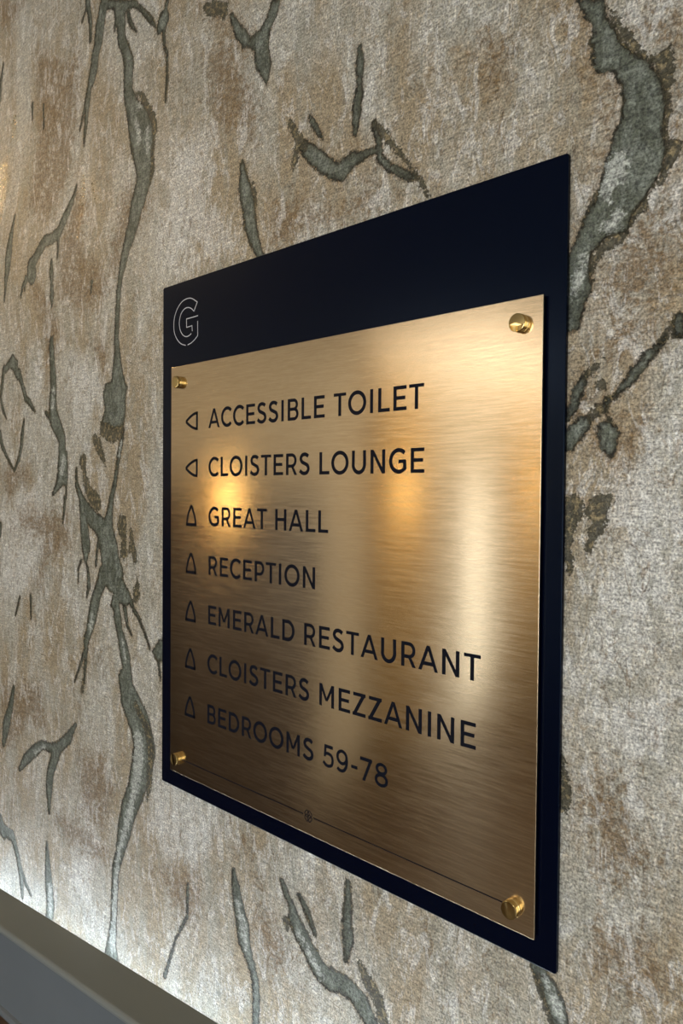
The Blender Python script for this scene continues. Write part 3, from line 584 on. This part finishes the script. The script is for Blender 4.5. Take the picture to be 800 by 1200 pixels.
# ================================================================== LEDGE, FASCIA, LIGHT STRIP
GAP = -0.050
(ax, az), (bx_, bz) = wall_pt(0, 1041, GAP), wall_pt(253, 1198, GAP)
SL = (bz - az) / (bx_ - ax)
def zl(x): return az + SL * (x - ax)          # height of the ledge top at x
def sweep(prof, xa, xb, name, m_, **kw):
    bm = bmesh.new()
    ra = [bm.verts.new((xa, y, zl(xa) + z)) for y, z in prof]; rb = [bm.verts.new((xb, y, zl(xb) + z)) for y, z in prof]
    n = len(prof)
    for i in range(n): bm.faces.new((ra[i], ra[(i + 1) % n], rb[(i + 1) % n], rb[i]))
    bm.faces.new(ra); bm.faces.new(list(reversed(rb)))
    bmesh.ops.recalc_face_normals(bm, faces=bm.faces)
    return link(name, bm, m_, **kw)
def on_ledge(x, y):                           # sight line onto the ledge top
    d = R3.T @ np.array([(x - 400) / FPX, (y - 600) / FPX, 1.0])
    t = (az + SL * (CAM[0] - ax) - CAM[2]) / (d[2] - SL * d[0]); return (CAM + d * t)[1]
YF = (on_ledge(0, 1087) + on_ledge(158, 1200)) / 2
print('LEDGE front', YF, on_ledge(0, 1087), on_ledge(158, 1200), 'slope', SL)
nose = [(YF + 0.005 - 0.005 * math.sin(math.radians(a_)), -0.005 + 0.005 * math.cos(math.radians(a_))) for a_ in range(0, 181, 20)]
sweep([(GAP, 0.0)] + nose + [(YF + 0.006, -0.0125), (GAP, -0.0125)], XL, XR, 'trim_1', M_cap, kind='structure', label='sloping taupe painted ledge cap below the wallpaper')
fy = YF + 0.006
sweep([(GAP, -0.0125), (fy - 0.001, -0.0125), (fy - 0.001, -0.0165), (fy + 0.0025, -0.019), (fy + 0.0025, -0.118), (fy - 0.001, -0.1195), (fy - 0.003, -0.122), (fy - 0.003, -0.126), (fy - 0.001, -0.1285), (fy + 0.004, -0.129), (GAP, -0.129)], XL, XR, 'trim_2', M_fascia, kind='structure', label='blue-grey painted fascia with a bead along its lower edge')
bm = bmesh.new()
ra = [bm.verts.new((XL, y, z)) for y, z in ((0.0, FZ), (fy + 0.012, FZ), (fy + 0.012, zl(XL) - 0.13), (0.0, zl(XL) - 0.13))]
rb = [bm.verts.new((XR, y, z)) for y, z in ((0.0, FZ), (fy + 0.012, FZ), (fy + 0.012, zl(XR) - 0.13), (0.0, zl(XR) - 0.13))]
for i in range(4): bm.faces.new((ra[i], ra[(i + 1) % 4], rb[(i + 1) % 4], rb[i]))
bm.faces.new(ra); bm.faces.new(list(reversed(rb))); bmesh.ops.recalc_face_normals(bm, faces=bm.faces)
link('trim_3', bm, M_timber, kind='structure', label='dark brown timber panelling under the fascia')
M_led, nt, b = mat('led_diffuser'); b.inputs['Base Color'].default_value = (0.9, 0.9, 0.9, 1)
b.inputs['Emission Color'].default_value = (0.80, 0.90, 1.0, 1); b.inputs['Emission Strength'].default_value = 15
o = sweep([(-0.032, -0.066), (-0.046, -0.066), (-0.046, -0.070), (-0.032, -0.070)], XL, XR, 'light_strip', M_led)
o['label'] = 'white light strip hidden in the gap behind the sloping ledge'; o['category'] = 'light strip'

# ================================================================== THE ROOM BEHIND THE CAMERA (seen in the brass)
def plain_wall(name, a_, b_, m_, label):
    bm = bmesh.new(); box(bm, a_, b_); return link(name, bm, m_, kind='structure', label=label)
M_plaster = simple('greige_plaster', S(196, 188, 172), 0.8, var=0.04)
M_ceil = simple('white_ceiling_paint', S(196, 190, 182), 0.8, var=0.02)
M_floor = simple('dark_timber_floor', S(60, 45, 32), 0.35, var=0.25, vscale=9)
M_oak = simple('walnut_joinery', S(50, 33, 17), 0.4, var=0.25, vscale=11)
M_gold = simple('gold_curtain_cloth', S(208, 182, 132), 0.6, var=0.1)
M_glass = simple('daylit_net_curtain', S(230, 230, 225), 0.9, emit=((0.85, 0.93, 1, 1), 2.0))
M_shade = simple('glowing_lamp_shade', S(250, 220, 160), 0.9, emit=((1.0, 0.66, 0.25, 1), 9))
plain_wall('floor', (XL - .1, YB - .1, FZ - .1), (XR + .1, 0.1, FZ), M_floor, 'dark timber floor')
plain_wall('ceiling', (XL - .1, YB - .1, CZ), (XR + .1, 0.1, CZ + .1), M_ceil, 'white ceiling')
plain_wall('wall_left', (XL - .1, YB - .1, FZ), (XL, 0.1, CZ), M_plaster, 'plastered end wall at the far left')
plain_wall('wall_right', (XR, YB - .1, FZ), (XR + .1, 0.1, CZ), M_plaster, 'plastered end wall at the right')
plain_wall('wall_back', (XL, YB - .1, FZ), (XR, YB, CZ), M_plaster, 'plastered long wall behind the camera')
plain_wall('wall_core', (XL, 0.004, FZ), (XR, 0.1, CZ), M_plaster, 'masonry behind the wallpaper')

M_spot = simple('bright_spot_lens', S(250, 220, 160), 0.9, emit=((1.0, 0.74, 0.42, 1), 70))
def window(name, axis_, lo, hi, za, zb, label, nm=2):
    """lo..hi along the wall; axis_ 'x' = on wall_back, 'y' = on wall_left"""
    e = empty(name, (0, 0, 0), label, 'window'); del e['category']; e['kind'] = 'structure'
    def bb(bm, u0, u1, z0_, z1_, d0, d1):
        if axis_ == 'x': box(bm, (u0, YB + d0, z0_), (u1, YB + d1, z1_))
        elif axis_ == 'y': box(bm, (XL + d0, u0, z0_), (XL + d1, u1, z1_))
        else: box(bm, (XR - d1, u0, z0_), (XR - d0, u1, z1_))
    bm = bmesh.new(); t = 0.05
    bb(bm, lo, lo + t, za, zb, .003, .06); bb(bm, hi - t, hi, za, zb, .003, .06); bb(bm, lo + t, hi - t, zb - t, zb, .003, .06); bb(bm, lo + t, hi - t, za, za + t, .003, .06)
    for k in range(1, nm):
        u = lo + (hi - lo) * k / nm; bb(bm, u - .02, u + .02, za + t, zb - t, .02, .055)
    link('window_frame', bm, M_ceil, e)
    bm = bmesh.new(); bb(bm, lo + t, hi - t, za + t, zb - t, .003, .012); link('window_pane', bm, M_glass, e)
    return e
window('added_window_1', 'x', -0.8, 1.9, -1.0, 1.05, 'wide daylit window made up in the long wall as main light', 3)  # made-up window, added to light the papered wall evenly
window('window_2', 'y', -4.24, -3.84, -1.1, 0.50, 'narrow daylit window in the end wall', 1)
window('added_window_3', 'r', -2.6, -0.9, -0.7, 0.95, 'daylit window made up in the right-hand end wall to light the sign edges', 2)  # made-up window, added to brighten the plate edge and screws
def curtain(y0, y1, za, zb, label, m_):
    bm = bmesh.new(); n = 60; pts = []
    for k in range(n + 1):
        y = y0 + (y1 - y0) * k / n; pts.append((XL + 0.05 + 0.022 * math.sin(k * 1.05), y))
    f = [[bm.verts.new((x, y, z)) for x, y in pts] for z in (za, zb)]
    g_ = [[bm.verts.new((x - 0.006, y, z)) for x, y in pts] for z in (za, zb)]
    for k in range(n):
        bm.faces.new((f[0][k], f[0][k + 1], f[1][k + 1], f[1][k])); bm.faces.new((g_[0][k + 1], g_[0][k], g_[1][k], g_[1][k + 1]))
        bm.faces.new((f[1][k], f[1][k + 1], g_[1][k + 1], g_[1][k])); bm.faces.new((f[0][k + 1], f[0][k], g_[0][k], g_[0][k + 1]))
    bm.faces.new((f[0][0], f[1][0], g_[1][0], g_[0][0])); bm.faces.new((f[0][-1], g_[0][-1], g_[1][-1], f[1][-1]))
    o = link('curtain', bm, m_, smooth=True); o['label'] = label; o['category'] = 'curtain'; o['group'] = 'gold curtains on the end wall'
    return o
curtain(-3.50, -2.98, FZ + .02, 1.1, 'gold curtain hanging between pale plaster and the narrow window', M_gold)
curtain(-5.05, -4.46, FZ + .02, 1.1, 'gold curtain hanging beyond the narrow window in the corner', M_gold)
# dark cabinet against the end wall with a lamp standing before it
cab = empty('tall_cabinet', (XL, -1.73, FZ), 'dark walnut cabinet against the end wall, reflected in the brass plate', 'cabinet')
bm = bmesh.new(); box(bm, (0.004, -.45, 0.0), (.40, .45, 1.67), 0.004, 2); link('body', bm, M_oak, cab)
for s_ in (-1, 1):
    yc = s_ * .223
    bm = bmesh.new(); box(bm, (.401, yc - .216, .08), (.42, yc + .216, 1.62), 0.004, 2); d_ = link('cabinet_door', bm, M_oak, cab)
    bm = bmesh.new(); box(bm, (.421, yc - s_ * .19 - .008, .8), (.445, yc - s_ * .19 + .008, .95), 0.003, 2); link('handle', bm, M_brassP, d_)
def wall_light(x, y, z, label, ry=0.06, group=None):
    e = empty('wall_lamp', (x, y, z), label, 'lamp', group)
    bm = bmesh.new()
    bmesh.ops.create_cone(bm, cap_ends=True, segments=24, radius1=ry, radius2=ry * .75, depth=.12, matrix=Matrix.Translation((0.09, 0, 0)))
    link('lamp_shade', bm, M_shade, e, smooth=False)
    bm = bmesh.new(); box(bm, (0.002, -.03, -.05), (.02, .03, .05), .004); box(bm, (.02, -.008, -.012), (.09, .008, -.0), 0); link('bracket', bm, M_brassP, e)
wall_light(XL + .421, -1.525, .335, 'small warm lamp fixed high on the dark cabinet door', .04)
wall_light(XL + .085, -3.12, .37, 'warm wall lamp before the gold curtain nearer the cabinet', .035)
wall_light(XL + .085, -4.62, .38, 'warm wall lamp before the corner curtain', .035)
M_panel = simple('added_ceiling_glow', S(240, 235, 230), 0.9, emit=((1.0, 0.95, 0.88, 1), 2.3))
bm = bmesh.new(); box(bm, (XL + .02, -5.2, CZ - .03), (-1.55, -2.95, CZ - .002), .004); e = link('added_glow_panel', bm, M_panel)  # added glow, stands in for a bright ceiling mirrored in the brass
e['label'] = 'long glowing panel added on the ceiling to brighten the brass reflection'; e['category'] = 'ceiling light'
# recessed ceiling spot above the left end of the papered wall
bm = bmesh.new(); bmesh.ops.create_cone(bm, cap_ends=True, segments=32, radius1=.055, radius2=.055, depth=.012, matrix=Matrix.Translation((-1.42, -.52, CZ - .007)))
o = link('ceiling_spot', bm, M_spot); o['label'] = 'round warm ceiling spot above the far left of the wallpaper'; o['category'] = 'ceiling light'
